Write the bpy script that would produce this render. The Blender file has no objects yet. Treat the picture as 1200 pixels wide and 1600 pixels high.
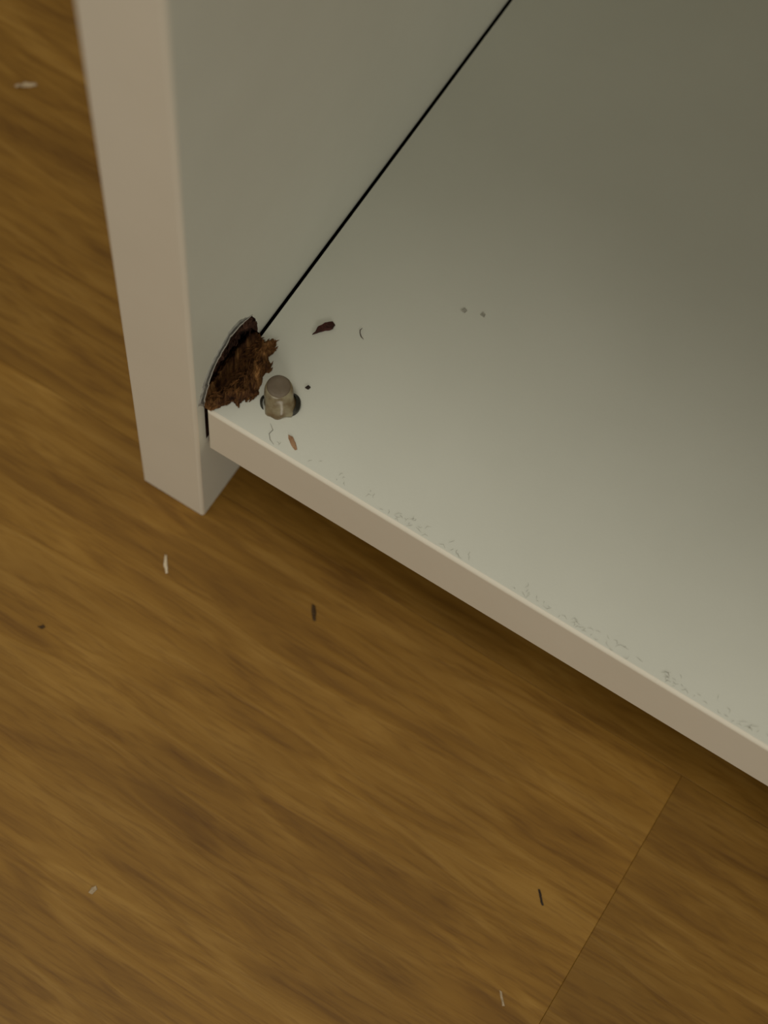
import bpy, bmesh, math, random
from mathutils import Vector, Matrix, noise

MM = 0.001
C = bpy.context.scene.collection
S = bpy.context.scene
random.seed(7)

# ------------------------------------------------------------------ camera
cam_d = bpy.data.cameras.new('camera')
cam = bpy.data.objects.new('camera', cam_d)
C.objects.link(cam)
cam.matrix_world = Matrix((( 0.84636, -0.51068,  0.15124, 0.10781),
                           ( 0.52898,  0.77290, -0.35045, -0.13755),
                           ( 0.06207,  0.37661,  0.92429, 0.43168),
                           (0, 0, 0, 1)))
cam_d.sensor_fit = 'VERTICAL'
cam_d.sensor_height = 36.0
cam_d.sensor_width = 27.0
cam_d.lens = 65.25
cam_d.clip_start = 0.01
cam_d.dof.use_dof = True
cam_d.dof.focus_distance = 0.415
cam_d.dof.aperture_fstop = 11.0
S.camera = cam

# ------------------------------------------------------------------ world, light, exposure
w = bpy.data.worlds.new('room_ambience')
S.world = w
w.use_nodes = True
bg = w.node_tree.nodes['Background']
bg.inputs[0].default_value = (1.0, 0.95, 0.84, 1)
bg.inputs[1].default_value = 0.19

def area_light(name, loc, target, size, power, colour):
    d = bpy.data.lights.new(name, 'AREA')
    d.shape = 'DISK'
    d.size = size
    d.energy = power
    d.color = colour
    o = bpy.data.objects.new(name, d)
    C.objects.link(o)
    o.location = loc
    o.rotation_euler = (Vector(target) - Vector(loc)).to_track_quat('-Z', 'Y').to_euler()
    return o










area_light('ceiling_lamp', (-0.15, -0.36, 2.3), (0, 0.1, 0), 1.1, 15, (1.0, 0.94, 0.80))
area_light('front_right_fill', (1.4, -1.6, 0.9), (0, 0, 0), 0.8, 8, (1.0, 0.94, 0.80))  # added fill without a known source, brightens the side and front faces

vs = S.view_settings
vs.view_transform = 'Standard'
vs.look = 'None'
vs.exposure = 0.07
vs.gamma = 1.0
vs.use_curve_mapping = False

# ------------------------------------------------------------------ materials
def new_mat(name):
    m = bpy.data.materials.new(name)
    m.use_nodes = True
    nt = m.node_tree
    return m, nt, nt.nodes['Principled BSDF']

def ramp(nt, stops):
    r = nt.nodes.new('ShaderNodeValToRGB')
    e = r.color_ramp.elements
    while len(e) < len(stops):
        e.new(0.5)
    for i, (p, c) in enumerate(stops):
        e[i].position = p
        e[i].color = (*c, 1)
    return r

def noise_node(nt, vec, scale, detail=3, rough=0.55, dist=0.0):
    n = nt.nodes.new('ShaderNodeTexNoise')
    n.inputs['Scale'].default_value = scale
    n.inputs['Detail'].default_value = detail
    n.inputs['Roughness'].default_value = rough
    n.inputs['Distortion'].default_value = dist
    nt.links.new(vec, n.inputs['Vector'])
    return n

def bump(nt, bsdf, height, strength, distance):
    b = nt.nodes.new('ShaderNodeBump')
    b.inputs['Strength'].default_value = strength
    b.inputs['Distance'].default_value = distance
    nt.links.new(height, b.inputs['Height'])
    nt.links.new(b.outputs[0], bsdf.inputs['Normal'])

def white_board(name, a, b, rough, spec=0.35):
    """smooth coated board: a barely mottled white, very fine orange-peel relief"""
    m, nt, p = new_mat(name)
    g = nt.nodes.new('ShaderNodeNewGeometry')
    n = noise_node(nt, g.outputs['Position'], 35, 4)
    r = ramp(nt, [(0.3, a), (0.7, b)])
    nt.links.new(n.outputs[0], r.inputs[0])
    nt.links.new(r.outputs[0], p.inputs['Base Color'])
    p.inputs['Roughness'].default_value = rough
    p.inputs['Specular IOR Level'].default_value = spec
    n2 = noise_node(nt, g.outputs['Position'], 1500, 2)
    bump(nt, p, n2.outputs[0], 0.08, 0.0002)
    return m

M_WHITE = white_board('white_laminate', (0.765, 0.775, 0.69), (0.795, 0.805, 0.72), 0.42)
M_EDGE = white_board('edge_band_white', (0.86, 0.805, 0.68), (0.89, 0.835, 0.71), 0.4)
M_FOIL = white_board('torn_foil_white', (0.78, 0.76, 0.70), (0.84, 0.82, 0.77), 0.5)

def plain(name, a, b, scale, rough, spec=0.3):
    m, nt, p = new_mat(name)
    g = nt.nodes.new('ShaderNodeNewGeometry')
    n = noise_node(nt, g.outputs['Position'], scale, 4)
    r = ramp(nt, [(0.35, a), (0.65, b)])
    nt.links.new(n.outputs[0], r.inputs[0])
    nt.links.new(r.outputs[0], p.inputs['Base Color'])
    p.inputs['Roughness'].default_value = rough
    p.inputs['Specular IOR Level'].default_value = spec
    return m

M_FOIL_GREY = plain('grey_foil', (0.30, 0.30, 0.275), (0.50, 0.50, 0.46), 700, 0.6)
M_FOIL_DARK = plain('dark_grey_foil', (0.075, 0.075, 0.07), (0.18, 0.18, 0.165), 800, 0.7)

def chipboard(name, stops, mul=1.0):
    """fibrous wood core: strands stretched along one way, broken by coarse flakes"""
    m, nt, p = new_mat(name)
    g = nt.nodes.new('ShaderNodeNewGeometry')
    mp = nt.nodes.new('ShaderNodeMapping')
    mp.vector_type = 'TEXTURE'
    mp.inputs['Rotation'].default_value = (0.25, 0.0, 0.585)
    mp.inputs['Scale'].default_value = (1.0, 4.0, 1.6)
    nt.links.new(g.outputs['Position'], mp.inputs[0])
    n = noise_node(nt, mp.outputs[0], 800, 5, 0.65, 0.6)
    n2 = noise_node(nt, mp.outputs[0], 330, 3, 0.5)
    mx = nt.nodes.new('ShaderNodeMath')
    mx.operation = 'ADD'
    nt.links.new(n.outputs[0], mx.inputs[0])
    nt.links.new(n2.outputs[0], mx.inputs[1])
    hf = nt.nodes.new('ShaderNodeMath')
    hf.operation = 'MULTIPLY'
    hf.inputs[1].default_value = 0.5
    nt.links.new(mx.outputs[0], hf.inputs[0])
    r = ramp(nt, stops)
    nt.links.new(hf.outputs[0], r.inputs[0])
    nt.links.new(r.outputs[0], p.inputs['Base Color'])
    p.inputs['Roughness'].default_value = 0.9
    p.inputs['Specular IOR Level'].default_value = 0.1
    bump(nt, p, n.outputs[0], 1.0, 0.0008)
    return m

M_CORE = chipboard('chipboard_core', [(0.37, (0.022, 0.010, 0.006)), (0.46, (0.09, 0.04, 0.018)),
                                      (0.55, (0.22, 0.108, 0.038)), (0.66, (0.52, 0.27, 0.10))])
M_CORE_DARK = chipboard('shaded_chipboard_core', [(0.38, (0.022, 0.012, 0.009)), (0.5, (0.075, 0.036, 0.025)),
                                                (0.64, (0.17, 0.085, 0.05))])  # darker copy of the core colours, recess shade painted in
M_SPLINTER = chipboard('splinter_wood', [(0.35, (0.06, 0.027, 0.012)), (0.55, (0.22, 0.10, 0.035)),
                                         (0.7, (0.42, 0.22, 0.085))])

def wood_floor():
    m, nt, p = new_mat('oak_plank')
    L = nt.links
    g = nt.nodes.new('ShaderNodeNewGeometry')
    oi = nt.nodes.new('ShaderNodeObjectInfo')
    off = nt.nodes.new('ShaderNodeVectorMath')
    off.operation = 'MULTIPLY_ADD'
    cx = nt.nodes.new('ShaderNodeCombineXYZ')
    for i in range(3):
        L.new(oi.outputs['Random'], cx.inputs[i])
    off.inputs[1].default_value = (3.1, 1.7, 2.3)
    L.new(cx.outputs[0], off.inputs[0])
    L.new(g.outputs['Position'], off.inputs[2])
    def stretched(sx, sy, rot=0.0):
        mp = nt.nodes.new('ShaderNodeMapping')
        mp.inputs['Scale'].default_value = (sx, sy, 1)
        mp.inputs['Rotation'].default_value = (0, 0, rot)
        L.new(off.outputs[0], mp.inputs[0])
        return mp.outputs[0]
    broad = noise_node(nt, stretched(7, 45, 0.02), 1, 3, 0.5, 0.6)       # wide soft bands
    streak = noise_node(nt, stretched(24, 190, 0.05), 1, 3, 0.6, 0.9)    # short streaks
    pore = noise_node(nt, stretched(90, 1100, 0.03), 1, 3, 0.6, 0.3)     # fine pores
    blotch = noise_node(nt, stretched(22, 34), 1, 2, 0.5)
    r1 = ramp(nt, [(0.26, (0.195, 0.092, 0.011)), (0.5, (0.29, 0.150, 0.0215)), (0.76, (0.38, 0.215, 0.044))])
    L.new(streak.outputs[0], r1.inputs[0])
    def mixmul(col, fac, stops, amount):
        r = ramp(nt, stops)
        L.new(fac, r.inputs[0])
        x = nt.nodes.new('ShaderNodeMix')
        x.data_type = 'RGBA'
        x.blend_type = 'MULTIPLY'
        x.inputs['Factor'].default_value = amount
        L.new(col, x.inputs['A'])
        L.new(r.outputs[0], x.inputs['B'])
        return x.outputs['Result']
    c = mixmul(r1.outputs[0], broad.outputs[0], [(0.3, (0.78, 0.74, 0.66)), (0.7, (1.12, 1.12, 1.12))], 0.7)
    c = mixmul(c, pore.outputs[0], [(0.34, (0.62, 0.56, 0.5)), (0.5, (1, 1, 1))], 0.45)
    c = mixmul(c, blotch.outputs[0], [(0.3, (0.84, 0.82, 0.8)), (0.7, (1.1, 1.1, 1.12))], 0.8)
    # every board has its own tone
    x = nt.nodes.new('ShaderNodeVectorMath')
    x.operation = 'MULTIPLY'
    L.new(c, x.inputs[0])
    L.new(oi.outputs['Color'], x.inputs[1])
    L.new(x.outputs[0], p.inputs['Base Color'])
    p.inputs['Roughness'].default_value = 0.5
    p.inputs['Specular IOR Level'].default_value = 0.22
    bump(nt, p, streak.outputs[0], 0.25, 0.0004)
    return m

M_OAK = wood_floor()
M_SUB = plain('subfloor_dark', (0.10, 0.055, 0.02), (0.14, 0.08, 0.03), 60, 0.9)

# ------------------------------------------------------------------ helpers
def obj(name, bm, mat, parent=None, smooth=False):
    me = bpy.data.meshes.new(name)
    bm.normal_update()
    bm.to_mesh(me)
    bm.free()
    for m in (mat if isinstance(mat, (list, tuple)) else [mat]):
        me.materials.append(m)
    if smooth:
        for f in me.polygons:
            f.use_smooth = True
    o = bpy.data.objects.new(name, me)
    C.objects.link(o)
    if parent:
        o.parent = parent
    return o

def tag(o, label, cat, group=None, kind=None):
    o['label'] = label
    o['category'] = cat
    if group:
        o['group'] = group
    if kind:
        o['kind'] = kind
    return o

def box_bm(x0, x1, y0, y1, z0, z1, bev=0.0, seg=3):
    """millimetres in, a bevelled box out"""
    bm = bmesh.new()
    bmesh.ops.create_cube(bm, size=1)
    for v in bm.verts:
        v.co = Vector(((x0 + x1) / 2 + v.co.x * (x1 - x0), (y0 + y1) / 2 + v.co.y * (y1 - y0),
                       (z0 + z1) / 2 + v.co.z * (z1 - z0))) * MM
    if bev:
        bmesh.ops.bevel(bm, geom=bm.edges[:], offset=bev * MM, segments=seg, profile=0.5, affect='EDGES')
    return bm

def inside(px, py, poly):
    r = False
    n = len(poly)
    for i in range(n):
        x1, y1 = poly[i]
        x2, y2 = poly[(i + 1) % n]
        if (y1 > py) != (y2 > py) and px < (x2 - x1) * (py - y1) / (y2 - y1) + x1:
            r = not r
    return r

def edge_dist(px, py, poly):
    best = 1e9
    n = len(poly)
    for i in range(n):
        x1, y1 = poly[i]
        x2, y2 = poly[(i + 1) % n]
        dx, dy = x2 - x1, y2 - y1
        t = max(0, min(1, ((px - x1) * dx + (py - y1) * dy) / (dx * dx + dy * dy)))
        best = min(best, math.hypot(px - x1 - t * dx, py - y1 - t * dy))
    return best

def smooth(a, b, x):
    t = max(0, min(1, (x - a) / (b - a)))
    return t * t * (3 - 2 * t)

def jag(poly, step, amp, seed):
    """resample an outline and make it ragged"""
    out = []
    n = len(poly)
    for i in range(n):
        a, b = Vector(poly[i]), Vector(poly[(i + 1) % n])
        k = max(1, int((b - a).length / step))
        for j in range(k):
            p = a.lerp(b, j / k)
            nx = noise.noise(Vector((p.x * 0.9, p.y * 0.9, seed)))
            ny = noise.noise(Vector((p.x * 0.9, p.y * 0.9, seed + 9)))
            out.append((p.x + nx * amp, p.y + ny * amp))
    return out

def height_patch(poly, step, fn, to3d):
    """a fine grid over an outline; fn gives the relief, to3d places it (millimetres)"""
    xs = [p[0] for p in poly]
    ys = [p[1] for p in poly]
    nx = int((max(xs) - min(xs)) / step) + 2
    ny = int((max(ys) - min(ys)) / step) + 2
    bm = bmesh.new()
    grid = {}
    for i in range(nx):
        for j in range(ny):
            x, y = min(xs) + i * step, min(ys) + j * step
            if inside(x, y, poly):
                d = edge_dist(x, y, poly)
                grid[i, j] = bm.verts.new(Vector(to3d(x, y, fn(x, y, d))) * MM)
    for (i, j) in list(grid):
        q = [grid.get(k) for k in ((i, j), (i + 1, j), (i + 1, j + 1), (i, j + 1))]
        if all(q):
            bm.faces.new(q)
    return bm

# ------------------------------------------------------------------ floor
SEAM, WID, JOINT = 7.7, 190.0, 133.3
floor = obj('floor', box_bm(-1300, 1500, SEAM - 5 * WID, SEAM + 6 * WID, -20, -9), M_SUB)
floor['kind'] = 'structure'
rows = {-5: [-1300, -220, 800, 1500], -4: [-1300, 220, 1500], 4: [-1300, -100, 1100, 1500], 5: [-1300, 500, 1500], -3: [-1300, -420, 700, 1500], -2: [-1300, -150, 900, 1500], -1: [-1300, JOINT, 1500], 0: [-1300, -700, 520, 1500],
        1: [-1300, -250, 950, 1500], 2: [-1300, 330, 1500], 3: [-1300, -600, 600, 1500]}
tones = [0.99, 1.03, 0.94, 0.97, 1.0, 0.88, 1.02]      # (each board's own stain)
for r, cuts in rows.items():
    y0 = SEAM + r * WID
    for a, b in zip(cuts, cuts[1:]):
        p = obj('plank', box_bm(a + 0.02, b - 0.02, y0 + 0.02, y0 + WID - 0.02, -9, 0, 0.12, 2), M_OAK, floor)
        t = 0.87 if (r, a) == (-1, JOINT) else 0.90 if (r, a) == (0, -700) else tones[(r * 3 + cuts.index(a)) % 7]  # board under the cabinet toned darker, partly to deepen the panel's shadow
        p.color = (t, t * 0.985, t * 0.95, 1)
        p['kind'] = 'structure'

# ------------------------------------------------------------------ cabinet
T = 18.0                     # side panel thickness
H0, H1 = 37.9, 57.95         # underside and top of the bottom panel
WIDE, DEEP, TALL = 350.0, 400.0, 290.0
GAP = 0.9
cab = bpy.data.objects.new('cabinet', None)
C.objects.link(cab)
cab.location = (0, 0, 0)
tag(cab, 'white laminate cabinet standing on the wooden floor, inner bottom corner broken open', 'cabinet')

# outline of the torn place on the inner face of the side panel: (y, z)
SIDE = [(4.1, 54.0), (3.6, 58.0), (3.7, 62.0), (4.8, 65.6), (6.4, 69.4), (8.6, 71.9), (11.4, 73.6), (14.0, 75.0),
        (16.8, 74.4), (20.1, 72.4), (22.6, 70.4), (24.0, 67.2), (24.8, 63.0), (25.3, 57.9), (25.5, 54.0)]
SIDE_J = jag(SIDE, 0.7, 0.55, 3.0)

side = obj('side_panel', box_bm(-T, 0, 0.9, DEEP, 0, TALL, 0.0), [M_WHITE, M_CORE_DARK], cab)
# cut the broken-out pocket into it
bmc = bmesh.new()
i0 = min(range(len(SIDE_J)), key=lambda i: (Vector(SIDE_J[i]) - Vector((3.6, 58.0))).length)
i1 = min(range(len(SIDE_J)), key=lambda i: (Vector(SIDE_J[i]) - Vector((22.6, 70.4))).length)
WIDE_J = []
for i, q in enumerate(SIDE_J):
    d = (Vector(q) - Vector((14.5, 62.0))).normalized() * 0.1
    WIDE_J.append((max(1.6, q[0] + d.x), q[1] + d.y))
lo = [bmc.verts.new(Vector((-4.2, y, z)) * MM) for y, z in WIDE_J]
hi = [bmc.verts.new(Vector((2.0, y, z)) * MM) for y, z in WIDE_J]
bmc.faces.new(lo)
bmc.faces.new(hi[::-1])
for i in range(len(lo)):
    j = (i + 1) % len(lo)
    bmc.faces.new((lo[j], lo[i], hi[i], hi[j]))
bmesh.ops.recalc_face_normals(bmc, faces=bmc.faces[:])
cut = obj('pocket_cutter', bmc, [M_WHITE, M_CORE_DARK])
for f in cut.data.polygons:
    f.material_index = 1
md = side.modifiers.new('pocket', 'BOOLEAN')
md.operation = 'DIFFERENCE'
md.solver = 'EXACT'
md.object = cut
# and an added groove that makes the joint line read dark
bmg = box_bm(-3.5, 1.0, 3.5, DEEP - 4, H0 + 3, H1 - 0.25)
groove = obj('groove_cutter', bmg, [M_WHITE, M_CORE_DARK])
for f in groove.data.polygons:
    f.material_index = 1
mg = side.modifiers.new('groove', 'BOOLEAN')
mg.operation = 'DIFFERENCE'
mg.solver = 'EXACT'
mg.object = groove
dg = bpy.context.evaluated_depsgraph_get()
cut_me = bpy.data.meshes.new_from_object(side.evaluated_get(dg))
side.modifiers.clear()
side.data = cut_me
bpy.data.objects.remove(cut)
bpy.data.objects.remove(groove)

def edge_strip(name, x0, x1, y0, y1, z0, z1, parent, bev=0.85):
    """edging glued to a board's front: rounded front arrises"""
    bm = box_bm(x0, x1, y0, y1, z0, z1)
    fe = [e for e in bm.edges if all(abs(v.co.y - y0 * MM) < 1e-7 for v in e.verts)]
    bmesh.ops.bevel(bm, geom=fe, offset=bev * MM, segments=4, profile=0.5, affect='EDGES')
    return obj(name, bm, M_EDGE, parent, False)

edge_strip('edge_band', -T, 0, 0, 0.9, 0, TALL, side, 0.8)

far = obj('side_panel', box_bm(WIDE, WIDE + T, 0.9, DEEP, 0, TALL), M_WHITE, cab)
edge_strip('edge_band', WIDE, WIDE + T, 0, 0.9, 0, TALL, far, 0.8)
F0 = 2.94                    # the bottom panel sits a little back
bot = obj('bottom_panel', box_bm(GAP, WIDE, F0 + 0.9, DEEP - 4, H0, H1), [M_WHITE, M_CORE], cab)
for f in bot.data.polygons:
    if f.normal.x < -0.9:
        f.material_index = 1          # left end in uncoated core, brown to darken the joint gap
edge_strip('edge_band', GAP, WIDE, F0, F0 + 0.9, H0, H1, bot, 0.85)
top = obj('top_panel', box_bm(0, WIDE, F0 + 0.9, DEEP - 4, TALL - 20, TALL), M_WHITE, cab)
edge_strip('edge_band', 0, WIDE, F0, F0 + 0.9, TALL - 20, TALL, top)
obj('back_panel', box_bm(0, WIDE, DEEP - 4, DEEP - 1, 20, TALL - 20), M_WHITE, cab)
obj('plinth', box_bm(0, WIDE, 120, 136, 0, H0), M_WHITE, cab)

# broken core inside the pocket
def rug(x, y, s):
    v = Vector((x * 0.75, y * 0.45, s))
    return 0.55 * noise.noise(v) + 0.30 * noise.noise(v * 2.3) + 0.18 * noise.noise(v * 5.1)

def pocket(y, z, d):
    ridge = 1 - abs(noise.noise(Vector((y * 0.55 + z * 0.35, z * 0.25 - y * 0.1, 4.0)))) * 2
    deep = 2.2 * smooth(0, 2.5, d) * (1 - 0.35 * ridge)
    deep += 1.6 * math.exp(-((y - 9.6) / 1.6) ** 2 - ((z - 62.4) / 2.4) ** 2)       # small cavity
    deep += 1.3 * math.exp(-((z - 58.5) / 2.2) ** 2) * smooth(9, 15, y)            # hollow along the joint
    front = smooth(12, 4, y) * smooth(66, 58, z)
    return -min(4.0, max(0.35, 0.55 + deep * (1 - 0.55 * front) + 1.1 * rug(y, z, 1.0)))

core = obj('exposed_chipboard', height_patch(jag(SIDE, 0.5, 0.45, 3.0), 0.22, pocket, lambda y, z, h: (h, y, z)),
           M_CORE_DARK, side, True)
core['label'] = 'chipboard core, darkened for recess shade, laid bare in the torn side panel'

# foil lifted round the pocket: slope coloured grey, darkest next to the bright torn rim
def taper(t):
    return smooth(0, 0.16, t) * smooth(1, 0.72, t)

def foil(path, seed):
    bm = bmesh.new()
    rings = []
    n = len(path)
    c = Vector((14.5, 62.0))
    for i, p in enumerate(path):
        p = Vector(p)
        nrm = (p - c).normalized()
        jit = 0.12 * noise.noise(Vector((i * 0.7, seed + 3, 0)))
        up = 0.30 + 0.25 * noise.noise(Vector((i * 0.31, seed, 0)))
        f = taper(i / max(1, n - 1))
        u = f * (0.22 + 0.7 * up)
        prof = [(0.02, p + nrm * (0.4 + 1.9 * f)), (0.02 + 0.30 * u, p + nrm * (0.35 + 1.0 * f)), (0.03 + 0.75 * u, p + nrm * (0.25 + 0.15 * f + jit)),
                (0.05 + 0.85 * u, p + nrm * (0.08 + jit)), (0.85 * u - 0.08, p + nrm * (-0.02 + jit)), (-0.3, p + nrm * 0.15), (-0.3, p + nrm * (0.4 + 1.9 * f))]
        for k, (x, q) in enumerate(prof):
            q.x = max(1.25, q.x)
        rings.append([bm.verts.new(Vector((x, q.x, q.y)) * MM) for x, q in prof])
    for r1, r2 in zip(rings, rings[1:]):
        for k in range(len(r1)):
            j = (k + 1) % len(r1)
            q = bm.faces.new((r1[k], r1[j], r2[j], r2[k]))
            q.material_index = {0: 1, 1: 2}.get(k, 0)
    bm.faces.new(rings[0][::-1])
    bm.faces.new(rings[-1])
    bmesh.ops.recalc_face_normals(bm, faces=bm.faces[:])
    return bm

tf = obj('torn_foil', foil(SIDE_J[i0:i1 + 1], 2.0), [M_FOIL, M_FOIL_GREY, M_FOIL_DARK], side, True)
tf['label'] = 'lifted dark grey foil with a bright torn rim'

# swollen core lying over the corner of the bottom panel: (x, y)
LUMP = [(-2.2, 24.6), (0.4, 25.4), (2.2, 24.6), (3.3, 26.0), (4.8, 25.4), (5.6, 24.0), (5.4, 22.4), (5.6, 21.2), (7.0, 20.6),
        (7.6, 18.9), (6.9, 17.6), (7.2, 15.9), (7.8, 14.1), (8.3, 12.4), (8.2, 11.0), (7.2, 10.2), (6.2, 8.9),
        (6.1, 7.4), (4.7, 7.6), (3.8, 6.4), (2.8, 4.9), (2.3, 3.7), (1.6, 3.1), (0.2, 3.2), (-1.8, 4.6), (-2.4, 8), (-2.4, 20)]
LUMP_J = jag(LUMP, 0.45, 0.55, 6.0)

def lump(x, y, d):
    u, v = -0.55 * x + 0.83 * y, 0.83 * x + 0.55 * y        # the strands run along u
    ridge = 1 - 2.2 * abs(noise.noise(Vector((u * 0.20, v * 0.62, 2.0))))
    strand = 1 - 2.2 * abs(noise.noise(Vector((u * 0.38, v * 1.5, 7.0))))
    fine = noise.noise(Vector((u * 1.1, v * 3.0, 5.0)))
    h = 1.1 + 0.95 * ridge + 0.75 * strand + 0.55 * fine
    h += 1.3 * math.exp(-((x - 4.2) / 2.2) ** 2 - ((y - 10.5) / 4.0) ** 2) - 0.5 * smooth(15, 19, y)
    valley = math.exp(-((x - 0.6) / 2.0) ** 2) * smooth(9, 14, y)
    pit = math.exp(-((x - 0.3) / 1.3) ** 2 - ((y - 10.4) / 2.0) ** 2)
    h *= 1 - 0.95 * valley
    h -= 3.2 * pit
    wall = smooth(0.6, -1.6, x) * (0.2 + 1.6 * smooth(10, 6, y)) * (1 - pit)
    return max(0.04, (h + wall) * (0.12 + 0.88 * smooth(0, 1.3, d)))

blob = obj('exposed_chipboard', height_patch(LUMP_J, 0.14, lump, lambda x, y, h: (x, y, H1 + h - 0.03)), M_CORE, bot, True)
blob['label'] = 'swollen brown chipboard crumbling over the panel corner'

# loose fibres and flakes of the broken core
def flake(bm, c, d, n, ln, wd, th):
    d = d.normalized()
    s = d.cross(n).normalized()
    n = s.cross(d)
    e = [c - d * ln / 2 + s * wd * 0.25, c - d * ln / 2 - s * wd * 0.25, c - s * wd / 2, c + d * ln / 2, c + s * wd / 2]
    bend = [0.0, 0.0, th * 1.6, 0.0, th * 1.6]
    lo_ = [bm.verts.new((p + n * b) * MM) for p, b in zip(e, bend)]
    hi_ = [bm.verts.new((p + n * (b + th)) * MM) for p, b in zip(e, bend)]
    k = len(e)
    bm.faces.new(lo_[::-1])
    bm.faces.new(hi_)
    for i in range(k):
        j = (i + 1) % k
        bm.faces.new((lo_[i], lo_[j], hi_[j], hi_[i]))

bm = bmesh.new()
k = 0
while k < 170:
    x, y = random.uniform(0.2, 8.4), random.uniform(3.4, 26)
    if not inside(x, y, LUMP_J):
        continue
    d = edge_dist(x, y, LUMP_J)
    h = lump(x, y, d)
    dv = Vector((random.gauss(0.15, 0.45), random.gauss(0.9, 0.3), random.gauss(0, 0.3)))
    nv = Vector((random.gauss(0, 0.35), random.gauss(0, 0.35), 1))
    flake(bm, Vector((x, y, H1 + h + 0.1)), dv, nv, random.uniform(0.8, 2.6), random.uniform(0.25, 0.6), 0.12)
    k += 1
f = obj('splinters', bm, M_SPLINTER, bot)
f['kind'] = 'stuff'
f['label'] = 'fine brown wood splinters on the crumbling core'
bm = bmesh.new()
k = 0
while k < 90:
    y, z = random.uniform(4, 25), random.uniform(56, 75)
    if not inside(y, z, SIDE_J):
        continue
    h = pocket(y, z, edge_dist(y, z, SIDE_J))
    dv = Vector((random.gauss(0, 0.25), random.gauss(0.5, 0.4), random.gauss(0.7, 0.4)))
    nv = Vector((1, random.gauss(0, 0.35), random.gauss(0, 0.35)))
    flake(bm, Vector((h + 0.1, y, z)), dv, nv, random.uniform(0.8, 2.6), random.uniform(0.2, 0.55), 0.12)
    k += 1
f = obj('splinters', bm, M_CORE_DARK, side)
f['kind'] = 'stuff'
f['label'] = 'dark wood splinters in the torn pocket'

# ------------------------------------------------------------------ plastic plug
M_PLUG, nt, p = new_mat('cloudy_plastic')
g = nt.nodes.new('ShaderNodeNewGeometry')
n = noise_node(nt, g.outputs['Position'], 260, 3)
r = ramp(nt, [(0.36, (0.26, 0.17, 0.075)), (0.6, (0.55, 0.48, 0.30))])
nt.links.new(n.outputs[0], r.inputs[0])
nt.links.new(r.outputs[0], p.inputs['Base Color'])
p.inputs['Roughness'].default_value = 0.28
p.inputs['Transmission Weight'].default_value = 0.35
p.inputs['Subsurface Weight'].default_value = 0.25
p.inputs['Subsurface Radius'].default_value = (0.002, 0.0015, 0.001)
M_CAP = plain('greyed_plastic', (0.17, 0.13, 0.09), (0.22, 0.175, 0.125), 300, 0.5)
M_PLUG_SHADOW = plain('plug_shadow_dark', (0.018, 0.017, 0.012), (0.05, 0.048, 0.035), 700, 0.5, 0.3)  # near-black slivers standing in for the shadows beside the plug

def lathe(profile, seg=40, top=True):
    bm = bmesh.new()
    rings = []
    for rr, z in profile:
        rings.append([bm.verts.new((rr * math.cos(2 * math.pi * i / seg) * MM, rr * math.sin(2 * math.pi * i / seg) * MM, z * MM))
                      for i in range(seg)])
    for a, b in zip(rings, rings[1:]):
        for i in range(seg):
            j = (i + 1) % seg
            bm.faces.new((a[i], a[j], b[j], b[i]))
    bm.faces.new(rings[0][::-1])
    bm.faces.new(rings[-1])
    return bm

plug = bpy.data.objects.new('plastic_plug', None)
C.objects.link(plug)
plug.location = Vector((13.5, 13.2, H1)) * MM
tag(plug, 'small cloudy plastic plug with a grey cap beside the crumbling brown corner', 'plug')
def lean(bm, bump_amp):
    for v in bm.verts:
        z = v.co.z / MM
        k = noise.noise(v.co / MM * 0.55 + Vector((3, 1, 0))) * bump_amp * smooth(4.4, 1.0, z)
        v.co.x *= 1 + k
        v.co.y *= 1 + k
        v.co.y += max(0, z - 1.0) * 0.55 * MM
        v.co.x -= max(0, z - 1.0) * 0.42 * MM
    return bm

obj('base', lean(lathe([(3.6, 0.0), (3.8, 0.3), (3.75, 0.9), (3.6, 1.5), (3.4, 2.2), (3.25, 3.0), (3.15, 3.7), (2.95, 4.15), (2.6, 4.25)]), 0.22), M_PLUG, plug, True)
obj('cap', lean(lathe([(2.55, 4.1), (2.65, 4.3), (2.6, 4.5), (2.3, 4.62), (1.2, 4.6)]), 0), M_CAP, plug, True)

def arc_blade(r0, r1, a0, a1, h0, h1, n=14):
    bm = bmesh.new()
    rings = []
    for i in range(n + 1):
        t = i / n
        a = math.radians(a0 + (a1 - a0) * t)
        swell = math.sin(math.pi * min(1, max(0, t))) ** 0.7 * 0.95 + 0.05
        ra, rb = r0, r0 + (r1 - r0) * swell
        hh = h0 + (h1 - h0) * swell
        ca, sa = math.cos(a), math.sin(a)
        rings.append([bm.verts.new(Vector(q) * MM) for q in ((ra * ca, ra * sa, h0), (rb * ca, rb * sa, h0),
                                                            (rb * ca, rb * sa, h0 + (hh - h0) * 0.6), (ra * ca, ra * sa, hh))])
    for a, b in zip(rings, rings[1:]):
        for k in range(4):
            j = (k + 1) % 4
            bm.faces.new((a[k], b[k], b[j], a[j]))
    bm.faces.new(rings[0])
    bm.faces.new(rings[-1][::-1])
    bmesh.ops.recalc_face_normals(bm, faces=bm.faces[:])
    return bm

cl = obj('plug_shadow', arc_blade(3.75, 4.75, -18, 78, 0.02, 1.9), M_PLUG_SHADOW, plug)
cl['label'] = 'dark curved sliver standing in for shadow at the plug side'
cl = obj('plug_shadow', arc_blade(3.75, 4.3, 175, 235, 0.02, 1.5), M_PLUG_SHADOW, plug)
cl['label'] = 'short dark sliver standing in for shadow towards the broken corner'

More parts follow.
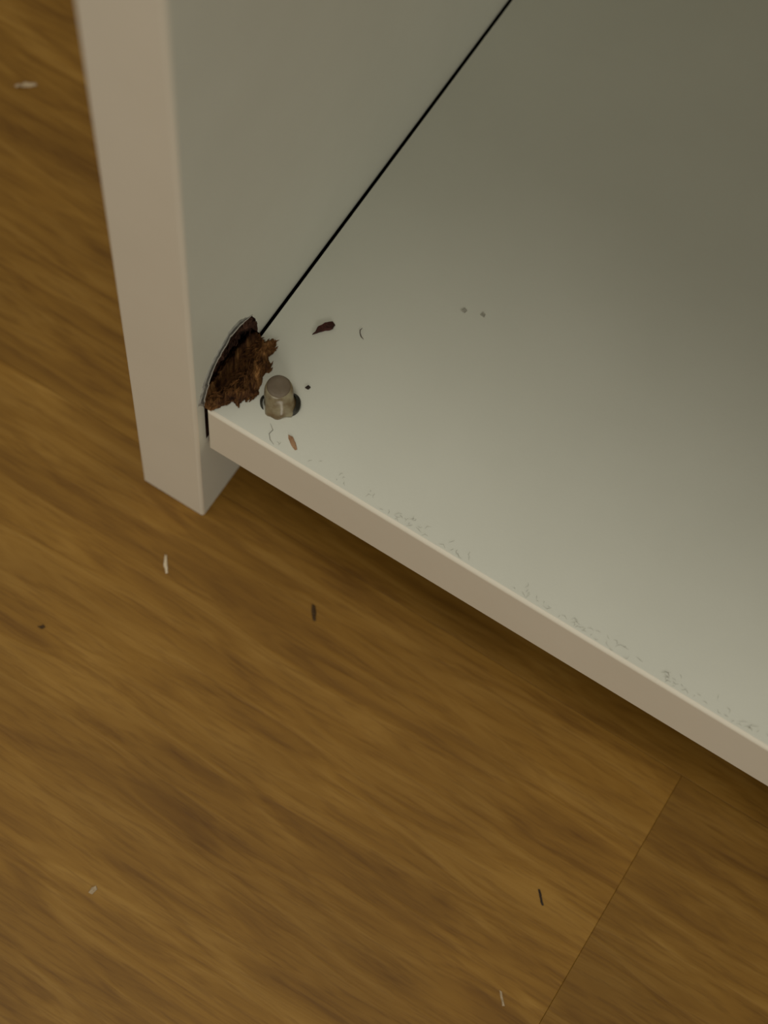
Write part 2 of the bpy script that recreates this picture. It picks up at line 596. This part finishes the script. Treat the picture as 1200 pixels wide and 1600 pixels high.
# ------------------------------------------------------------------ crumbs
M_CHIP_DARK = plain('dark_red_chip', (0.018, 0.012, 0.009), (0.075, 0.022, 0.016), 420, 0.8)
M_CHIP_BROWN = plain('light_brown_chip', (0.34, 0.18, 0.09), (0.50, 0.30, 0.17), 500, 0.8)
M_PALE = plain('pale_fleck', (0.66, 0.55, 0.38), (0.80, 0.70, 0.52), 500, 0.7)
M_DULL = plain('dull_fleck', (0.38, 0.28, 0.17), (0.50, 0.39, 0.25), 500, 0.8)
M_DUST = plain('grey_dust', (0.15, 0.14, 0.11), (0.26, 0.24, 0.20), 500, 0.95)
M_LINT = plain('pale_lint', (0.36, 0.355, 0.30), (0.48, 0.47, 0.41), 500, 0.95)
M_BARK = plain('brown_bark_bit', (0.05, 0.028, 0.012), (0.11, 0.06, 0.022), 500, 0.9)
M_BLACK = plain('black_speck', (0.02, 0.014, 0.01), (0.045, 0.03, 0.02), 500, 0.8)

def chip(name, outline, th, pos, mat, seed, label, cat, curl=0.4, group=None):
    """a small uneven flake: jagged outline, domed and rough on top (outline in millimetres about pos)"""
    pts = jag(outline, 0.22, 0.14, seed)
    n = len(pts)
    cx = sum(q[0] for q in pts) / n
    cy = sum(q[1] for q in pts) / n
    bm = bmesh.new()
    def ring(f, z, j):
        out = []
        for x, y in pts:
            X, Y = cx + (x - cx) * f, cy + (y - cy) * f
            c_ = curl * noise.noise(Vector((X * 0.5, Y * 0.5, seed + 20))) ** 2 * 2
            out.append(bm.verts.new(Vector((X, Y, z + c_ + j * noise.noise(Vector((X * 2.5, Y * 2.5, seed))))) * MM))
        return out
    rs = [ring(0.9, 0, 0.02), ring(1.0, th * 0.35, 0.04), ring(0.82, th * 0.8, 0.12), ring(0.45, th, 0.2)]
    for a, b in zip(rs, rs[1:]):
        for i in range(n):
            j = (i + 1) % n
            bm.faces.new((a[i], a[j], b[j], b[i]))
    bm.faces.new(rs[0][::-1])
    bm.faces.new(rs[-1])
    bmesh.ops.recalc_face_normals(bm, faces=bm.faces[:])
    zmin = min(v.co.z for v in bm.verts)
    for v in bm.verts:
        v.co.z -= zmin
    o = obj(name, bm, mat)
    o.location = Vector(pos) * MM
    return tag(o, label, cat, group)

chip('wood_chip', [(-1.1, -3.0), (-0.3, -1.7), (0.9, -0.3), (2.0, 0.9), (1.9, 2.2), (0.9, 2.6), (-0.3, 1.5), (-1.0, -0.6)],
     0.7, (11.3, 34.6, H1), M_CHIP_DARK, 11, 'dark reddish brown wood chip on the white panel behind the broken corner', 'wood chip')
chip('wood_chip', [(-1.6, 0.9), (-0.5, 0.9), (0.9, 0.1), (2.0, -1.1), (1.7, -1.6), (0.4, -0.9), (-0.9, -0.1)],
     0.45, (20.8, 7.2, H1), M_CHIP_BROWN, 12, 'light brown wood chip near the front edge of the white panel', 'wood chip')
chip('crumb', [(-0.45, -0.5), (0.45, -0.45), (0.5, 0.4), (-0.2, 0.6)], 0.4, (16.5, 20.2, H1), M_BLACK, 13,
     'tiny dark crumb on the white panel right of the plastic plug', 'crumb')
chip('crumb', [(-0.7, -0.5), (0.5, -0.6), (0.7, 0.3), (-0.2, 0.6)], 0.2, (35.6, 56.5, H1), M_LINT, 14,
     'faint grey dust crumb far back on the white panel, left one of two', 'crumb')
chip('crumb', [(-0.6, -0.4), (0.6, -0.5), (0.5, 0.4), (-0.3, 0.5)], 0.2, (39.8, 57.9, H1), M_LINT, 15,
     'faint grey dust crumb far back on the white panel, right one of two', 'crumb')
# flecks on the floor
chip('fleck', [(-1.9, 1.9), (-1.3, 2.0), (0.0, 0.4), (1.6, -1.7), (1.2, -2.1), (-0.6, -0.4)], 0.5, (-0.3, -15.4, 0), M_PALE, 16,
     'thin cream splinter on the wooden floor below the foot of the side panel', 'fleck')
chip('fleck', [(-2.6, -1.7), (-1.9, -2.2), (0.6, -0.6), (2.6, 1.4), (1.8, 2.1), (-0.6, 0.7)], 0.5, (-111.5, 78.9, 0), M_DULL, 17,
     'pale fleck on the floor at the far end, left of the side panel', 'fleck')
chip('fleck', [(-0.5, -1.2), (0.5, -0.9), (0.9, 0.7), (0.1, 1.2), (-0.6, 0.2)], 0.3, (30.9, -90.5, 0), M_DULL, 18,
     'small pale fleck on the bare floor near the lower left of the photo', 'fleck')
chip('fleck', [(-1.5, 1.2), (-0.9, 1.2), (1.3, -1.2), (0.8, -1.5), (-0.6, 0.1)], 0.2, (123.3, -60.6, 0), M_DULL, 19,
     'thin pale fleck on the floor just left of the plank end joint', 'fleck')
chip('splinter', [(-1.6, 1.3), (-1.1, 1.4), (0.2, 0.0), (1.5, -1.4), (1.1, -1.6), (-0.4, -0.2)], 0.35, (119.2, -35.9, 0), M_BLACK, 20,
     'black sliver on the floor close to the plank end joint', 'splinter')
chip('splinter', [(-1.5, 1.7), (-0.7, 1.9), (0.5, 0.4), (1.6, -1.5), (1.0, -1.8), (-0.7, 0.1)], 0.4, (36.9, -6.2, 0), M_BARK, 21,
     'dark brown bit on the floor under the front edge of the white panel', 'splinter')
chip('splinter', [(-0.9, -0.6), (0.3, -0.5), (0.9, 0.5), (0.1, 0.7)], 0.3, (-16.3, -45.3, 0), M_BARK, 22,
     'dark bit on the bare floor in the left part of the photo', 'splinter')

# hairs
def hair(bm, pts, rad):
    rings = []
    n = len(pts)
    for i, p in enumerate(pts):
        a, b = pts[max(0, i - 1)], pts[min(n - 1, i + 1)]
        t = (b - a).normalized()
        u = t.cross(Vector((0, 0, 1)))
        u = u.normalized() if u.length > 1e-4 else Vector((1, 0, 0))
        v = t.cross(u)
        rr = rad * (0.35 if i in (0, n - 1) else 1)
        rings.append([bm.verts.new((p + (u * math.cos(k * 2.0944) + v * math.sin(k * 2.0944)) * rr) * MM) for k in range(3)])
    for a, b in zip(rings, rings[1:]):
        for k in range(3):
            j = (k + 1) % 3
            bm.faces.new((a[k], a[j], b[j], b[k]))

bm = bmesh.new()
hair(bm, [Vector(q) for q in ((-0.9, 1.2, 0.10), (-1.0, 0.4, 0.3), (-0.6, -0.3, 0.35), (0.1, -0.9, 0.3), (0.9, -1.1, 0.10))], 0.11)
o = obj('fibre', bm, M_CHIP_DARK)
o.location = Vector((19.6, 38.4, H1)) * MM
tag(o, 'tiny curled brown fibre on the white panel beyond the dark chip', 'fibre')
bm = bmesh.new()
hair(bm, [Vector(q) for q in ((-2.0, 2.6, 0.08), (-0.6, 1.5, 0.3), (-0.8, 0.3, 0.25), (0.2, -0.8, 0.3), (1.5, -1.3, 0.08))], 0.07)
o = obj('hair', bm, M_DUST)
o.location = Vector((16.4, 5.6, H1)) * MM
tag(o, 'thin grey hair on the white panel in front of the plastic plug', 'hair')

bm = bmesh.new()
for k in range(120):
    x = random.uniform(18, 200)
    if random.random() < 0.6:
        x = random.choice((52, 60, 68, 84, 92, 104, 118, 126, 137)) + random.gauss(0, 2.5)
    y = F0 + 1.0 + abs(random.gauss(0, 1.3))
    a = random.uniform(0, math.pi)
    ln = random.uniform(0.6, 2.2)
    p0 = Vector((x, y, H1 + 0.06))
    d = Vector((math.cos(a), abs(math.sin(a)) * 0.7, 0)) * ln
    side_v = Vector((-d.y, d.x, 0)) * random.uniform(-0.35, 0.35)
    hair(bm, [p0, p0 + d * 0.5 + side_v + Vector((0, 0, random.uniform(0.05, 0.3))), p0 + d + Vector((0, 0, 0.0))], 0.045)
o = obj('dust', bm, M_LINT)
tag(o, 'fine grey lint caught along the front edge of the white panel', 'dust', kind='stuff')
